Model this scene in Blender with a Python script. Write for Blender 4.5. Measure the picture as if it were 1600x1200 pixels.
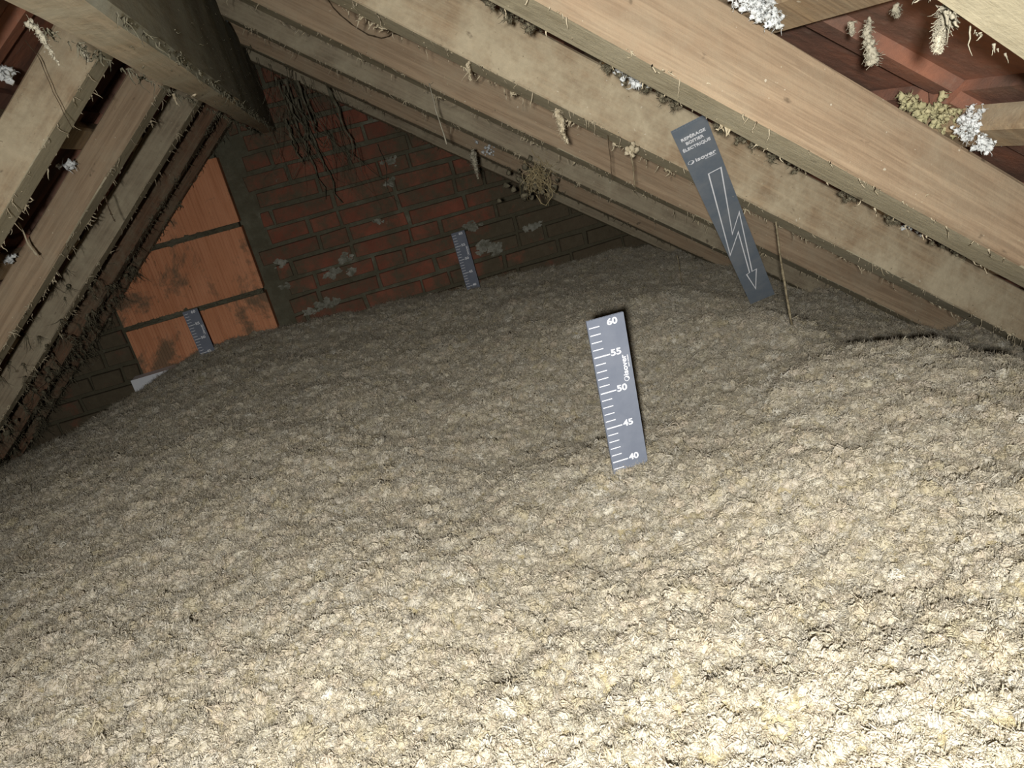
import bpy, bmesh, math, random
import numpy as np
from mathutils import Vector, Matrix, noise

random.seed(11)
rng = np.random.default_rng(11)
SC = bpy.context.scene
COL = SC.collection
for o in list(bpy.data.objects):
    bpy.data.objects.remove(o)

# ------------------------------------------------------------------ camera, world, lamp, exposure
CZ = 0.96            # camera height above the attic floor; scene numbers below are relative to the camera
MR = np.array([[0.94086444, -0.30299825, 0.15154594],     # world X, Y, Z axes seen from the camera (x right, y down, z ahead)
               [-0.23777896, -0.2719694, 0.93246652],
               [-0.24131986, -0.91335902, -0.32793295]])
cam_d = bpy.data.cameras.new('camera')
cam_d.sensor_width = 36.0
cam_d.lens = 27.0
cam_d.clip_start = 0.01
cam = bpy.data.objects.new('camera', cam_d)
COL.objects.link(cam)
cm = Matrix.Identity(4)
for i in range(3):
    cm[i][0], cm[i][1], cm[i][2] = MR[i, 0], -MR[i, 1], -MR[i, 2]
cm[2][3] = CZ
cam.matrix_world = cm
SC.camera = cam

w = bpy.data.worlds.new('world')
SC.world = w
w.use_nodes = True
w.node_tree.nodes['Background'].inputs[0].default_value = (0.75, 0.78, 0.74, 1)
w.node_tree.nodes['Background'].inputs[1].default_value = 0.02

ld = bpy.data.lights.new('flash_lamp', 'SPOT')             # the hand-held lamp just behind and left of the lens
ld.energy = 98
ld.color = (1.0, 0.975, 0.93)
ld.shadow_soft_size = 0.012
ld.spot_size = math.radians(128)
ld.spot_blend = 1.0
lamp = bpy.data.objects.new('flash_lamp', ld)
COL.objects.link(lamp)
lamp.location = (-0.055, -0.11, CZ + 0.018)
aim = Vector((0.16, 1.0, -0.78))
lamp.rotation_euler = aim.to_track_quat('-Z', 'Y').to_euler()

SC.view_settings.view_transform = 'Standard'
SC.view_settings.look = 'None'
SC.view_settings.gamma = 1.0
SC.view_settings.use_curve_mapping = False
SC.view_settings.exposure = 0.0

# ------------------------------------------------------------------ helpers
ORG = {}


def at(px, py, y):
    """the point at depth y that the camera sees at this pixel of the 1600x1200 frame"""
    q = MR @ np.array([(px - 800) / 1200.0, (py - 600) / 1200.0, 1.0])
    return q * (y / q[1])


def tag(o, label=None, cat=None, group=None, kind=None):
    if label: o['label'] = label
    if cat: o['category'] = cat
    if group: o['group'] = group
    if kind: o['kind'] = kind
    return o


def empty(name, org=(0, 0, 0), rot=None):
    o = bpy.data.objects.new(name, None)
    o.empty_display_size = 0.03
    COL.objects.link(o)
    m = Matrix.Translation((org[0], org[1], org[2] + CZ))
    if rot is not None: m = m @ rot
    o.matrix_world = m
    ORG[o.name] = np.array(org, float)
    return o


def data(name, V, F, mat, smooth=False):
    me = bpy.data.meshes.new(name)
    me.from_pydata([tuple(map(float, v)) for v in V], [], [tuple(map(int, f)) for f in F])
    if mat: me.materials.append(mat)
    if smooth: me.polygons.foreach_set('use_smooth', [True] * len(me.polygons))
    me.update()
    return me


def link(name, me, parent=None, org=(0, 0, 0), rot=None):
    o = bpy.data.objects.new(name, me)
    COL.objects.link(o)
    if parent is None:
        m = Matrix.Translation((org[0], org[1], org[2] + CZ))
        if rot is not None: m = m @ rot
        o.matrix_world = m
        ORG[o.name] = np.array(org, float)
    else:
        o.parent = parent
    return o


def rel(name, V, F, mat, parent=None, org=None, smooth=False):
    """mesh given in camera-relative coordinates; its origin is org, or its parent's"""
    V = np.asarray(V, float)
    if parent is not None:
        b = ORG[parent.name]
    else:
        b = np.array(org if org is not None else (V.mean(0)[0], V.mean(0)[1], V[:, 2].min()))
    return link(name, data(name, V - b, F, mat, smooth), parent, b)


class MB:
    def __init__(s): s.V, s.F = [], []

    def add(s, V, F):
        n = len(s.V)
        s.V.extend([tuple(v) for v in V])
        s.F.extend([tuple(i + n for i in f) for f in F])
        return s

    def box(s, a, b):
        (x0, y0, z0), (x1, y1, z1) = a, b
        return s.add([(x0, y0, z0), (x1, y0, z0), (x1, y1, z0), (x0, y1, z0), (x0, y0, z1), (x1, y0, z1), (x1, y1, z1), (x0, y1, z1)],
                     [(0, 3, 2, 1), (4, 5, 6, 7), (0, 1, 5, 4), (1, 2, 6, 5), (2, 3, 7, 6), (3, 0, 4, 7)])

    def tube(s, P, R, n=5):
        P = [Vector(p) for p in P]
        V, F = [], []
        for i, p in enumerate(P):
            t = (P[min(i + 1, len(P) - 1)] - P[max(i - 1, 0)])
            if t.length < 1e-9: t = Vector((0, 0, 1))
            t.normalize()
            a = t.orthogonal().normalized()
            b = t.cross(a)
            for k in range(n):
                g = 2 * math.pi * k / n
                V.append(p + (a * math.cos(g) + b * math.sin(g)) * R[i])
        for i in range(len(P) - 1):
            for k in range(n):
                F.append((i * n + k, i * n + (k + 1) % n, (i + 1) * n + (k + 1) % n, (i + 1) * n + k))
        F.append(tuple(range(n))[::-1])
        F.append(tuple((len(P) - 1) * n + k for k in range(n)))
        return s.add(V, F)


_ico = {}


def ico(sub):
    if sub not in _ico:
        bm = bmesh.new()
        bmesh.ops.create_icosphere(bm, subdivisions=sub, radius=1.0)
        bm.verts.ensure_lookup_table()
        _ico[sub] = (np.array([v.co[:] for v in bm.verts]), [tuple(v.index for v in f.verts) for f in bm.faces])
        bm.free()
    return _ico[sub]


def blob(mb, c, r, sub=2, rough=0.5, sx=(1, 1, 1)):
    V, F = ico(sub)
    s = Vector((random.uniform(-50, 50), random.uniform(-50, 50), random.uniform(-50, 50)))
    W = []
    for v in V:
        u = Vector(v)
        k = 0.8 + rough * noise.noise(u * 1.7 + s) + 0.45 * rough * noise.noise(u * 4.5 + s)
        W.append((c[0] + v[0] * k * r * sx[0], c[1] + v[1] * k * r * sx[1], c[2] + v[2] * k * r * sx[2]))
    mb.add(W, F)


def strand(mb, p, d, L, r, seg=5, curl=0.5, n=3, grav=0.0):
    """a curling tapered fibre from p"""
    p = Vector(p); d = Vector(d).normalized()
    P, R = [p.copy()], [r]
    for i in range(seg):
        d = (d + Vector((random.gauss(0, 1), random.gauss(0, 1), random.gauss(0, 1))) * curl * 0.5 + Vector((0, 0, -grav))).normalized()
        p = p + d * (L / seg)
        P.append(p.copy()); R.append(max(r * (1 - (i + 1) / seg * 0.75), 0.0002))
    mb.tube(P, R, n)
    return P


# ------------------------------------------------------------------ materials
def mat(name, build):
    m = bpy.data.materials.new(name)
    m.use_nodes = True
    nt = m.node_tree
    nt.nodes.clear()
    out = nt.nodes.new('ShaderNodeOutputMaterial')
    bs = nt.nodes.new('ShaderNodeBsdfPrincipled')
    nt.links.new(bs.outputs[0], out.inputs[0])
    bs.inputs['Roughness'].default_value = 0.9
    bs.inputs['Specular IOR Level'].default_value = 0.15
    build(N(nt, bs, out))
    return m


class N:
    def __init__(s, nt, bs, out):
        s.nt, s.bs, s.out = nt, bs, out
        tc = nt.nodes.new('ShaderNodeTexCoord')
        oi = nt.nodes.new('ShaderNodeObjectInfo')
        s.rand = oi.outputs['Random']
        mul = nt.nodes.new('ShaderNodeVectorMath'); mul.operation = 'SCALE'
        mul.inputs[0].default_value = (13.7, 27.1, 41.3)
        nt.links.new(s.rand, mul.inputs['Scale'])
        ad = nt.nodes.new('ShaderNodeVectorMath'); ad.operation = 'ADD'
        nt.links.new(tc.outputs['Object'], ad.inputs[0])
        nt.links.new(mul.outputs[0], ad.inputs[1])
        s.obj = ad.outputs[0]
        s.raw = tc.outputs['Object']

    def noise(s, scale, detail=4, rough=0.6, stretch=(1, 1, 1), vec=None, dist=0.0):
        mp = s.nt.nodes.new('ShaderNodeMapping')
        mp.inputs['Scale'].default_value = stretch
        s.nt.links.new(vec or s.obj, mp.inputs[0])
        n = s.nt.nodes.new('ShaderNodeTexNoise')
        n.inputs['Scale'].default_value = scale
        n.inputs['Detail'].default_value = detail
        n.inputs['Roughness'].default_value = rough
        n.inputs['Distortion'].default_value = dist
        s.nt.links.new(mp.outputs[0], n.inputs['Vector'])
        return n.outputs['Fac']

    def ramp(s, fac, stops):
        r = s.nt.nodes.new('ShaderNodeValToRGB')
        e = r.color_ramp.elements
        while len(e) < len(stops): e.new(0.5)
        for i, (p, c) in enumerate(stops):
            e[i].position = p
            e[i].color = (c if isinstance(c, tuple) else (c, c, c)) + (1,)
        s.nt.links.new(fac, r.inputs[0])
        return r.outputs[0]

    def mix(s, fac, a, b, mode='MIX'):
        m = s.nt.nodes.new('ShaderNodeMix')
        m.data_type = 'RGBA'; m.blend_type = mode
        for sock, v in ((m.inputs[0], fac), (m.inputs[6], a), (m.inputs[7], b)):
            if hasattr(v, 'node'): s.nt.links.new(v, sock)
            elif isinstance(v, tuple): sock.default_value = v + (1,)
            else: sock.default_value = v
        return m.outputs[2]

    def color(s, c):
        s.nt.links.new(c, s.bs.inputs['Base Color'])

    def bump(s, h, dist, strength=1.0):
        b = s.nt.nodes.new('ShaderNodeBump')
        b.inputs['Strength'].default_value = strength
        b.inputs['Distance'].default_value = dist
        s.nt.links.new(h, b.inputs['Height'])
        s.nt.links.new(b.outputs[0], s.bs.inputs['Normal'])


DUST = (0.40, 0.34, 0.24)


def wood(name, light, dark, dust=DUST, lo=0.62, hi=0.8, streak=(1.2, 22, 22)):
    def b(n):
        g = n.noise(3.0, 7, 0.65, streak, dist=0.4)
        big = n.noise(5.0, 3, 0.5, (0.6, 1.5, 1.5))
        c = n.ramp(g, [(0.32, dark), (0.6, light)])
        c = n.mix(n.ramp(big, [(0.4, 0.0), (0.65, 0.5)]), c, tuple(x * 0.72 for x in light))
        fine = n.noise(2.0, 6, 0.7, (3, 90, 90), dist=0.3)
        c = n.mix(n.ramp(fine, [(0.42, 0.55), (0.58, 0.0)]), c, tuple(x * 0.62 for x in dark))
        mot = n.noise(16.0, 7, 0.72, (0.8, 1.3, 1.3))
        c = n.mix(n.ramp(mot, [(0.45, 0.0), (0.7, 0.5)]), c, tuple(x * 0.9 for x in dust))
        d = n.noise(9.0, 9, 0.72)
        d2 = n.noise(70.0, 6, 0.7)
        c = n.mix(n.ramp(d, [(lo, 0.0), (hi, 0.9)]), c, n.mix(d2, tuple(x * 0.65 for x in dust), tuple(min(1, x * 1.25) for x in dust)))
        c = n.mix(n.ramp(n.noise(120.0, 2), [(0.735, 0.0), (0.765, 0.7)]), c, (0.62, 0.57, 0.45))
        c = n.mix(n.ramp(n.noise(46.0, 3, 0.6, (0.6, 1, 1)), [(0.70, 0.0), (0.76, 0.7)]), c, (0.10, 0.075, 0.05))
        n.color(c)
        n.bump(n.mix(0.5, g, d2), 0.003, 0.6)
    return mat(name, b)


M = {}
M['pine'] = wood('pine', (0.415, 0.31, 0.205), (0.335, 0.24, 0.155), lo=0.56, hi=0.9)
M['pine_dusty'] = wood('pine_dusty', (0.40, 0.30, 0.19), (0.30, 0.22, 0.14), dust=(0.50, 0.43, 0.30), lo=0.42, hi=0.62)
M['pine_grey'] = wood('pine_grey', (0.36, 0.295, 0.205), (0.26, 0.21, 0.145), dust=(0.41, 0.36, 0.255), lo=0.42, hi=0.66)
M['pine_brown'] = wood('pine_brown', (0.22, 0.13, 0.08), (0.13, 0.08, 0.05), dust=(0.22, 0.19, 0.13), lo=0.5, hi=0.68)
M['dusty_lit_under'] = wood('dusty_lit_underside', (0.60, 0.53, 0.365), (0.48, 0.42, 0.285), dust=(0.62, 0.56, 0.40), lo=0.4, hi=0.6)  # pale dust, lightened in the colour in place of bounce light from below
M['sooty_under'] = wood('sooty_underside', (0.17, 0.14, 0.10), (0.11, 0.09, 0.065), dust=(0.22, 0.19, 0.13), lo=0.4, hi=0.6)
M['batten'] = wood('batten', (0.42, 0.31, 0.19), (0.30, 0.21, 0.13), lo=0.5, hi=0.7)
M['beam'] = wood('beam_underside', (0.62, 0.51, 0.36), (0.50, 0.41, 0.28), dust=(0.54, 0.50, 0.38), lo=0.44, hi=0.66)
M['beam_grime_shade'] = wood('beam_grime_shade', (0.36, 0.34, 0.26), (0.27, 0.26, 0.20), dust=(0.36, 0.365, 0.30), lo=0.42, hi=0.60)  # side faces: greenish grime, darkened in the colour for grazing light


def b_tile(n):
    g = n.noise(9.0, 6, 0.65, (0.5, 1, 1))
    c = n.ramp(g, [(0.34, (0.13, 0.085, 0.065)), (0.5, (0.23, 0.12, 0.085)), (0.66, (0.38, 0.165, 0.10))])
    f = n.noise(45.0, 8, 0.7)
    c = n.mix(n.ramp(f, [(0.56, 0.0), (0.75, 0.6)]), c, (0.30, 0.22, 0.17))
    n.color(c)
    n.bump(f, 0.003, 0.7)


M['tile'] = mat('roof_tile_clay', b_tile)


def wall_dirt_shade(n, c):
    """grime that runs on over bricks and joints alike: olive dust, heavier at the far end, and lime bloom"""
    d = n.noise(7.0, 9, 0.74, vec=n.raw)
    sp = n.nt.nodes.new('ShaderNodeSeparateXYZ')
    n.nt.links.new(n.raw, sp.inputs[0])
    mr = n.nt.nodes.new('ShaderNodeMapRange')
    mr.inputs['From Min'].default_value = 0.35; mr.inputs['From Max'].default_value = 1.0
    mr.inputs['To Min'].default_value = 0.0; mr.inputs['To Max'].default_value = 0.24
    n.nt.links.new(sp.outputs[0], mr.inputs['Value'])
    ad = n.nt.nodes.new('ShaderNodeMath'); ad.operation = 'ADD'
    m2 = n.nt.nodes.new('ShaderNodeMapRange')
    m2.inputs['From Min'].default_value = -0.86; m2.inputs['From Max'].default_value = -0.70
    m2.inputs['To Min'].default_value = 0.16; m2.inputs['To Max'].default_value = 0.0  # left of the pier: more grime, the lamp's edge dimness put into its colour
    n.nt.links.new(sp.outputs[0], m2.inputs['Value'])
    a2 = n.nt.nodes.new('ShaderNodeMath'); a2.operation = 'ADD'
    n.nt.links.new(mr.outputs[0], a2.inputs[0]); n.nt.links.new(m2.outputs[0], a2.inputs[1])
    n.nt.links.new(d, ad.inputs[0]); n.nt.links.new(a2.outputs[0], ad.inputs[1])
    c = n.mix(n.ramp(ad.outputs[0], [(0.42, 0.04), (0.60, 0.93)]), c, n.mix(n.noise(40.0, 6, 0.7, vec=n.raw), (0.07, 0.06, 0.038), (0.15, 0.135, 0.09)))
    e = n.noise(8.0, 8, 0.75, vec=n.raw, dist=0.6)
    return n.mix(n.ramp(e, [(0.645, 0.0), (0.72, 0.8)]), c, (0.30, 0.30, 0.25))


def b_brick(n):
    g = n.noise(14.0, 5, 0.6)
    c = n.ramp(g, [(0.3, (0.23, 0.08, 0.05)), (0.7, (0.36, 0.125, 0.078))])
    c = n.mix(n.ramp(n.rand, [(0.0, 0.0), (1.0, 0.7)]), c, (0.16, 0.065, 0.045))
    n.color(wall_dirt_shade(n, c))
    n.bump(n.noise(70.0, 6, 0.7), 0.004, 0.8)


def b_mortar(n):
    g = n.noise(16.0, 8, 0.7)
    c = n.ramp(g, [(0.3, (0.10, 0.097, 0.066)), (0.6, (0.18, 0.175, 0.125)), (0.74, (0.30, 0.295, 0.235))])
    n.color(wall_dirt_shade(n, c))
    n.bump(n.noise(60.0, 6, 0.75), 0.006, 1.0)


def b_block(n):
    g = n.noise(12.0, 5, 0.6, (1, 1, 0.5))
    c = n.ramp(g, [(0.3, (0.60, 0.265, 0.135)), (0.7, (0.70, 0.335, 0.185))])
    st = n.noise(7.0, 5, 0.6, (8, 1, 0.5), vec=n.raw)
    c = n.mix(n.ramp(st, [(0.45, 0.0), (0.7, 0.55)]), c, (0.42, 0.16, 0.075))
    d = n.noise(22.0, 6, 0.72, (1.6, 1, 0.6), vec=n.raw)
    c = n.mix(n.ramp(d, [(0.64, 0.0), (0.69, 0.92)]), c, (0.12, 0.09, 0.055))
    d = n.noise(5.0, 8, 0.72, vec=n.raw, dist=0.5)
    sp = n.nt.nodes.new('ShaderNodeSeparateXYZ')
    n.nt.links.new(n.raw, sp.inputs[0])
    mr = n.nt.nodes.new('ShaderNodeMapRange')
    mr.inputs['From Min'].default_value = -0.26; mr.inputs['From Max'].default_value = 0.0
    mr.inputs['To Min'].default_value = 0.09; mr.inputs['To Max'].default_value = 0.0
    n.nt.links.new(sp.outputs[0], mr.inputs['Value'])
    ad = n.nt.nodes.new('ShaderNodeMath'); ad.operation = 'ADD'
    n.nt.links.new(d, ad.inputs[0]); n.nt.links.new(mr.outputs[0], ad.inputs[1])
    c = n.mix(n.ramp(ad.outputs[0], [(0.53, 0.0), (0.62, 0.85)]), c, (0.17, 0.13, 0.085))
    n.color(c)
    n.bump(n.noise(80.0, 4, 0.6, (2, 1, 0.2)), 0.002, 0.7)


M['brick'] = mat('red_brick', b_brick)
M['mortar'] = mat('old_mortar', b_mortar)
M['block'] = mat('clay_block', b_block)


def b_wool(n):
    c = n.ramp(n.rand, [(0.0, (0.61, 0.555, 0.44)), (0.3, (0.70, 0.645, 0.525)), (0.55, (0.63, 0.595, 0.51)), (0.78, (0.69, 0.61, 0.49)), (0.92, (0.59, 0.53, 0.38)), (1.0, (0.82, 0.79, 0.70))])
    f = n.noise(1.6, 5, 0.65, (1, 2.2, 2.2), dist=1.2)
    c = n.mix(n.ramp(f, [(0.36, 0.75), (0.5, 0.0)]), c, (0.47, 0.405, 0.25))
    n.color(c)
    n.bump(n.noise(4.5, 5, 0.7, (0.6, 2.2, 2.2), dist=0.8), 0.0009, 0.7)
    tr = n.nt.nodes.new('ShaderNodeBsdfTranslucent')
    n.nt.links.new(c, tr.inputs['Color'])
    mx = n.nt.nodes.new('ShaderNodeMixShader')
    mx.inputs[0].default_value = 0.38
    n.nt.links.new(n.bs.outputs[0], mx.inputs[1])
    n.nt.links.new(tr.outputs[0], mx.inputs[2])
    n.nt.links.new(mx.outputs[0], n.out.inputs[0])
    n.bs.inputs['Roughness'].default_value = 1.0
    n.bs.inputs['Specular IOR Level'].default_value = 0.05


M['wool'] = mat('mineral_wool', b_wool)


def simple(name, c1, c2, scale=40, bump=0.002, rough=0.9, lo=0.4, hi=0.65):
    def b(n):
        f = n.noise(scale, 6, 0.68)
        n.color(n.ramp(f, [(lo, c1), (hi, c2)]))
        n.bump(f, bump, 0.8)
        n.bs.inputs['Roughness'].default_value = rough
    return mat(name, b)


M['wool_bed'] = simple('mineral_wool_bed', (0.34, 0.29, 0.17), (0.50, 0.43, 0.28), 90, 0.01)
M['fluff'] = simple('caught_fluff', (0.40, 0.34, 0.23), (0.58, 0.51, 0.37), 90)
M['fluff_pale'] = simple('pale_fluff', (0.30, 0.275, 0.21), (0.42, 0.39, 0.30), 60)
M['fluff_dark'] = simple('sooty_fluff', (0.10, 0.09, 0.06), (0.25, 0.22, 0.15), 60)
M['cobweb'] = simple('cobweb_dust', (0.085, 0.078, 0.052), (0.19, 0.175, 0.125), 50)
M['white_fluff'] = simple('white_granules', (0.55, 0.57, 0.56), (0.85, 0.88, 0.88), 60)
M['olive_fluff'] = simple('olive_lump', (0.36, 0.34, 0.19), (0.55, 0.50, 0.30), 50)
M['cord'] = simple('dusty_cord', (0.16, 0.13, 0.08), (0.34, 0.29, 0.19), 120)
M['wire'] = simple('dark_wire', (0.05, 0.035, 0.02), (0.11, 0.08, 0.05), 120)
M['straw'] = simple('dry_straw', (0.30, 0.24, 0.13), (0.46, 0.38, 0.22), 120)
M['floor'] = simple('floor_plaster', (0.2, 0.18, 0.14), (0.3, 0.27, 0.2), 12)
M['ruler'] = simple('slate_grey_plastic', (0.155, 0.175, 0.22), (0.18, 0.20, 0.245), 30, 0.0003, 0.5)
M['sign'] = simple('dusty_slate_plastic', (0.15, 0.18, 0.215), (0.20, 0.222, 0.245), 22, 0.0005, 0.6)
M['print'] = simple('white_print', (0.80, 0.82, 0.86), (0.88, 0.89, 0.92), 60, 0.0001, 0.6)
M['pvc'] = simple('white_panel', (0.72, 0.74, 0.78), (0.80, 0.82, 0.85), 20, 0.0003, 0.5)

# ------------------------------------------------------------------ roof frames
PR, PL = math.radians(38), math.radians(40)
ER, NR = np.array([math.cos(PR), 0, -math.sin(PR)]), np.array([math.sin(PR), 0, math.cos(PR)])
EL, NL = np.array([-math.cos(PL), 0, -math.sin(PL)]), np.array([-math.sin(PL), 0, math.cos(PL)])
YR, YL = np.array([0, 1.0, 0]), np.array([0, -1.0, 0])
HR, HL = 0.21, 0.29          # how far the undersides of the rafters lie from the camera, square to each slope
TR, TL = 0.079, 0.058         # rafter depth
GY = 2.93                    # the gable


def frame(e, y, n):
    m = Matrix.Identity(4)
    for i in range(3):
        m[i][0], m[i][1], m[i][2] = e[i], y[i], n[i]
    return m


FR, FL = frame(ER, YR, NR), frame(EL, YL, NL)


def side(s):
    return (ER, YR, NR, FR, HR, TR) if s == 'R' else (EL, YL, NL, FL, HL, TL)


# ------------------------------------------------------------------ floor, gable wall
tag(rel('floor', *(lambda b: (b.V, b.F))(MB().box((-1.75, -0.1, -1.0), (1.75, 3.05, -0.96))), M['floor'], org=(0, 1.5, -0.96)), kind='structure')


def clip(poly, n, h):
    """keep the part of an x,z polygon with n.x*x + n.z*z <= h"""
    out = []
    for i in range(len(poly)):
        a, b = poly[i], poly[(i + 1) % len(poly)]
        da, db = n[0] * a[0] + n[2] * a[1] - h, n[0] * b[0] + n[2] * b[1] - h
        if da <= 0: out.append(a)
        if (da < 0) != (db < 0) and abs(da - db) > 1e-12:
            t = da / (da - db)
            out.append((a[0] + (b[0] - a[0]) * t, a[1] + (b[1] - a[1]) * t))
    return out


def under_roof(poly, gap=0.0):
    p = clip(poly, NR, HR + TR - 0.004 - gap)
    return clip(p, NL, HL + TL - 0.004 - gap) if len(p) > 2 else p


def area(p):
    return 0.5 * abs(sum(p[i][0] * p[(i + 1) % len(p)][1] - p[(i + 1) % len(p)][0] * p[i][1] for i in range(len(p)))) if len(p) > 2 else 0


def extrude(poly, y0, y1, inset=0.0):
    c = np.mean(poly, 0)
    n = len(poly)
    fr = [(p[0] + (c[0] - p[0]) * inset * min(1, .05 / (abs(c[0] - p[0]) + 1e-6)), y0, p[1] + (c[1] - p[1]) * inset) for p in poly]
    V = fr + [(p[0], y0 + 0.004, p[1]) for p in poly] + [(p[0], y1, p[1]) for p in poly]
    F = [tuple(range(n))]
    for k in (0, n):
        F += [(k + i, k + n + i, k + n + (i + 1) % n, k + (i + 1) % n) for i in range(n)]
    return V, F


gp = under_roof([(-1.7, -0.96), (1.7, -0.96), (1.7, 0.6), (-1.7, 0.6)])
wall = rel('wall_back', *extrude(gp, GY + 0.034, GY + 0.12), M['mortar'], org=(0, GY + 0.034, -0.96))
tag(wall, kind='structure')
CX0, CX1 = -0.813, -0.318      # the clay block pier
z = -0.768
row = 0
while z < 0.30:
    x = -1.55 - random.uniform(0, 0.2)
    while x < 1.6:
        L = 0.212 if random.random() < 0.68 else 0.102
        a, b = x, x + L
        x = b + random.uniform(0.010, 0.016)
        if a < CX1 + 0.02 and b > CX0 - 0.02:
            if a < CX0 - 0.07: b = CX0 - 0.03
            elif b > CX1 + 0.06: a = CX1 + 0.055 + random.uniform(0, .02)
            else: continue
        j = lambda: random.uniform(-0.003, 0.003)
        p = under_roof([(a + j(), z + j()), (b + j(), z + j()), (b + j(), z + 0.051 + j()), (a + j(), z + 0.051 + j())], 0.012)
        if area(p) < 0.001 or max(q[1] for q in p) < -0.76: continue
        y = GY + 0.018 + random.uniform(-0.005, 0.006)
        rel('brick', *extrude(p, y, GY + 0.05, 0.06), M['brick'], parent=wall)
    z += 0.0655 + random.uniform(-0.001, 0.001)
    row += 1
# pale mortar smears on the wall
mb = MB()
for px, py, r in ((437, 412, .022), (446, 447, .018), (505, 478, .03), (485, 486, .02), (520, 428, .03), (540, 405, .025), (755, 385, .035), (775, 388, .03),
                  (735, 352, .03), (835, 352, .03), (610, 285, .02), (525, 470, .02), (548, 425, .02), (590, 345, .015), (610, 250, .022)):
    p = at(px, py, GY + 0.012)
    for k in range(22):
        blob(mb, (p[0] + random.gauss(0, r * .5), p[1], p[2] + random.gauss(0, r * .32)), r * random.uniform(.15, .42), 2, 0.9, (1.2, 0.14, 0.8))
o = rel('mortar_smears', mb.V, mb.F, simple('pale_mortar', (0.15, 0.148, 0.112), (0.34, 0.335, 0.285), 40, 0.004), parent=wall)
tag(o, kind='stuff')

# clay block pier: big grooved blocks with thick joints
pier = empty('clay_block_pier', (CX0 + 0.25, GY - 0.05, -0.96))
tag(pier, 'pier of big orange grooved clay blocks beside the dark red brickwork', 'pier')
PY = GY - 0.045


def clay_block(x0, x1, z0, z1):
    p = under_roof([(x0, z0), (x1, z0), (x1, z1), (x0, z1)], 0.006)
    if area(p) < 0.002: return
    # a ribbed front: vertical grooves cut as geometry, each strip clipped to the slope
    b = MB()
    n = int((x1 - x0) / 0.0105)
    dx = (x1 - x0) / n
    b.add(*extrude(p, PY + 0.003, GY + 0.03))
    for i in range(n):
        q = under_roof([(x0 + i * dx + .0012, z0), (x0 + (i + 1) * dx - .0012, z0), (x0 + (i + 1) * dx - .0012, z1), (x0 + i * dx + .0012, z1)], 0.006)
        if area(q) < 5e-5: continue
        b.add(*extrude(q, PY + random.uniform(-0.0006, 0.0006), PY + 0.006))
    rel('clay_block', b.V, b.F, M['block'], parent=pier)


for (z0, z1) in ((-0.93, -0.655), (-0.637, -0.392), (-0.374, -0.150), (-0.132, 0.09)):
    clay_block(CX0, CX1, z0, z1)
mb = MB()
mb.add(*extrude(under_roof([(CX0 + .01, -0.94), (CX1 - .006, -0.94), (CX1 - .006, 0.1), (CX0 + .01, 0.1)], 0.008), PY + 0.008, GY + 0.03))
for zj in (-0.383, -0.141):
    for k in range(60):
        x = random.uniform(CX0, CX1 - 0.01)
        if NL[0] * x + NL[2] * zj > HL + 0.02: continue
        blob(mb, (x, PY + 0.002, zj + random.uniform(-.005, .006)), random.uniform(.008, .017), 1, 0.7, (1.3, .5, .7))
rel('mortar_joint', mb.V, mb.F, M['mortar'], parent=pier)

# ------------------------------------------------------------------ roof: battens and clay tiles on each slope
bm_len = 3.05


def tile_mesh():
    prof = [(-.104, .010), (-.086, .010), (-.080, .0), (.058, .0), (.066, -.012), (.094, -.012), (.104, .002)]   # underside across the slope
    V, F = [], []
    xs = (0.0, .33, .345)
    n = len(prof)
    for x in xs:
        dz = -0.008 if x > .34 else 0
        V += [(x, y, zz + dz) for y, zz in prof]
    for x in xs:
        V += [(x, y, zz + .014) for y, zz in prof]
    k = len(xs)
    for i in range(k - 1):
        for j in range(n - 1):
            a = i * n + j
            F.append((a, a + n, a + n + 1, a + 1))
            c = a + k * n
            F.append((c, c + 1, c + n + 1, c + n))
    for i in range(k - 1):
        for j in (0, n - 1):
            a = i * n + j
            F.append((a, a + n, a + n + k * n, a + k * n))
    for i in (0, k - 1):
        for j in range(n - 1):
            a = i * n + j
            F.append((a, a + 1, a + 1 + k * n, a + k * n))
    return data('tile', V, F, M['tile'])


TILE = tile_mesh()
for s, name, e0 in (('R', 'ceiling_right', -0.21), ('L', 'ceiling_left', -0.10)):
    e, yv, n, fr, h, th = side(s)
    roof = empty(name, (0, 0, 0), fr)
    tag(roof, kind='structure')
    k = e0
    rows = []
    while k < 1.95:
        rows.append(k)
        k += 0.265 if s == 'R' else 0.285
    for r in rows:
        b = MB()
        hh = h + th
        y0, y1 = (-0.02, GY + 0.03) if s == 'R' else (-(GY + 0.03), 0.02)
        P = [(r, y, hh) for y in np.linspace(y0, y1, 9)]
        V = []
        for (x, y, zz) in P:
            j = random.uniform(-.002, .002)
            for dx, dz in ((0, .004), (.004, 0), (.041, 0), (.045, .004), (.045, .026), (0, .026)):
                V.append((x + dx + j, y, zz + dz))
        F = [tuple(range(6)), tuple(48 + q for q in range(6))[::-1]]
        for i in range(8):
            F += [(i * 6 + q, (i + 1) * 6 + q, (i + 1) * 6 + (q + 1) % 6, i * 6 + (q + 1) % 6) for q in range(6)]
        b.add(V, F)
        link('batten', data('batten', b.V, b.F, M['batten']), roof)
        ny = 15
        for c in range(ny):
            y = 0.05 + c * 0.2
            yy = y if s == 'R' else -y
            o = link('tile', TILE, roof)
            o.matrix_local = (Matrix.Translation((r - 0.02, yy + random.uniform(-.003, .003), hh + .030 + random.uniform(0, .004)))
                              @ Matrix.Rotation(math.radians(-2.6 + random.uniform(-.4, .4)), 4, 'Y') @ Matrix.Rotation(random.uniform(-.01, .01), 4, 'Z'))

# ------------------------------------------------------------------ rafters


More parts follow.
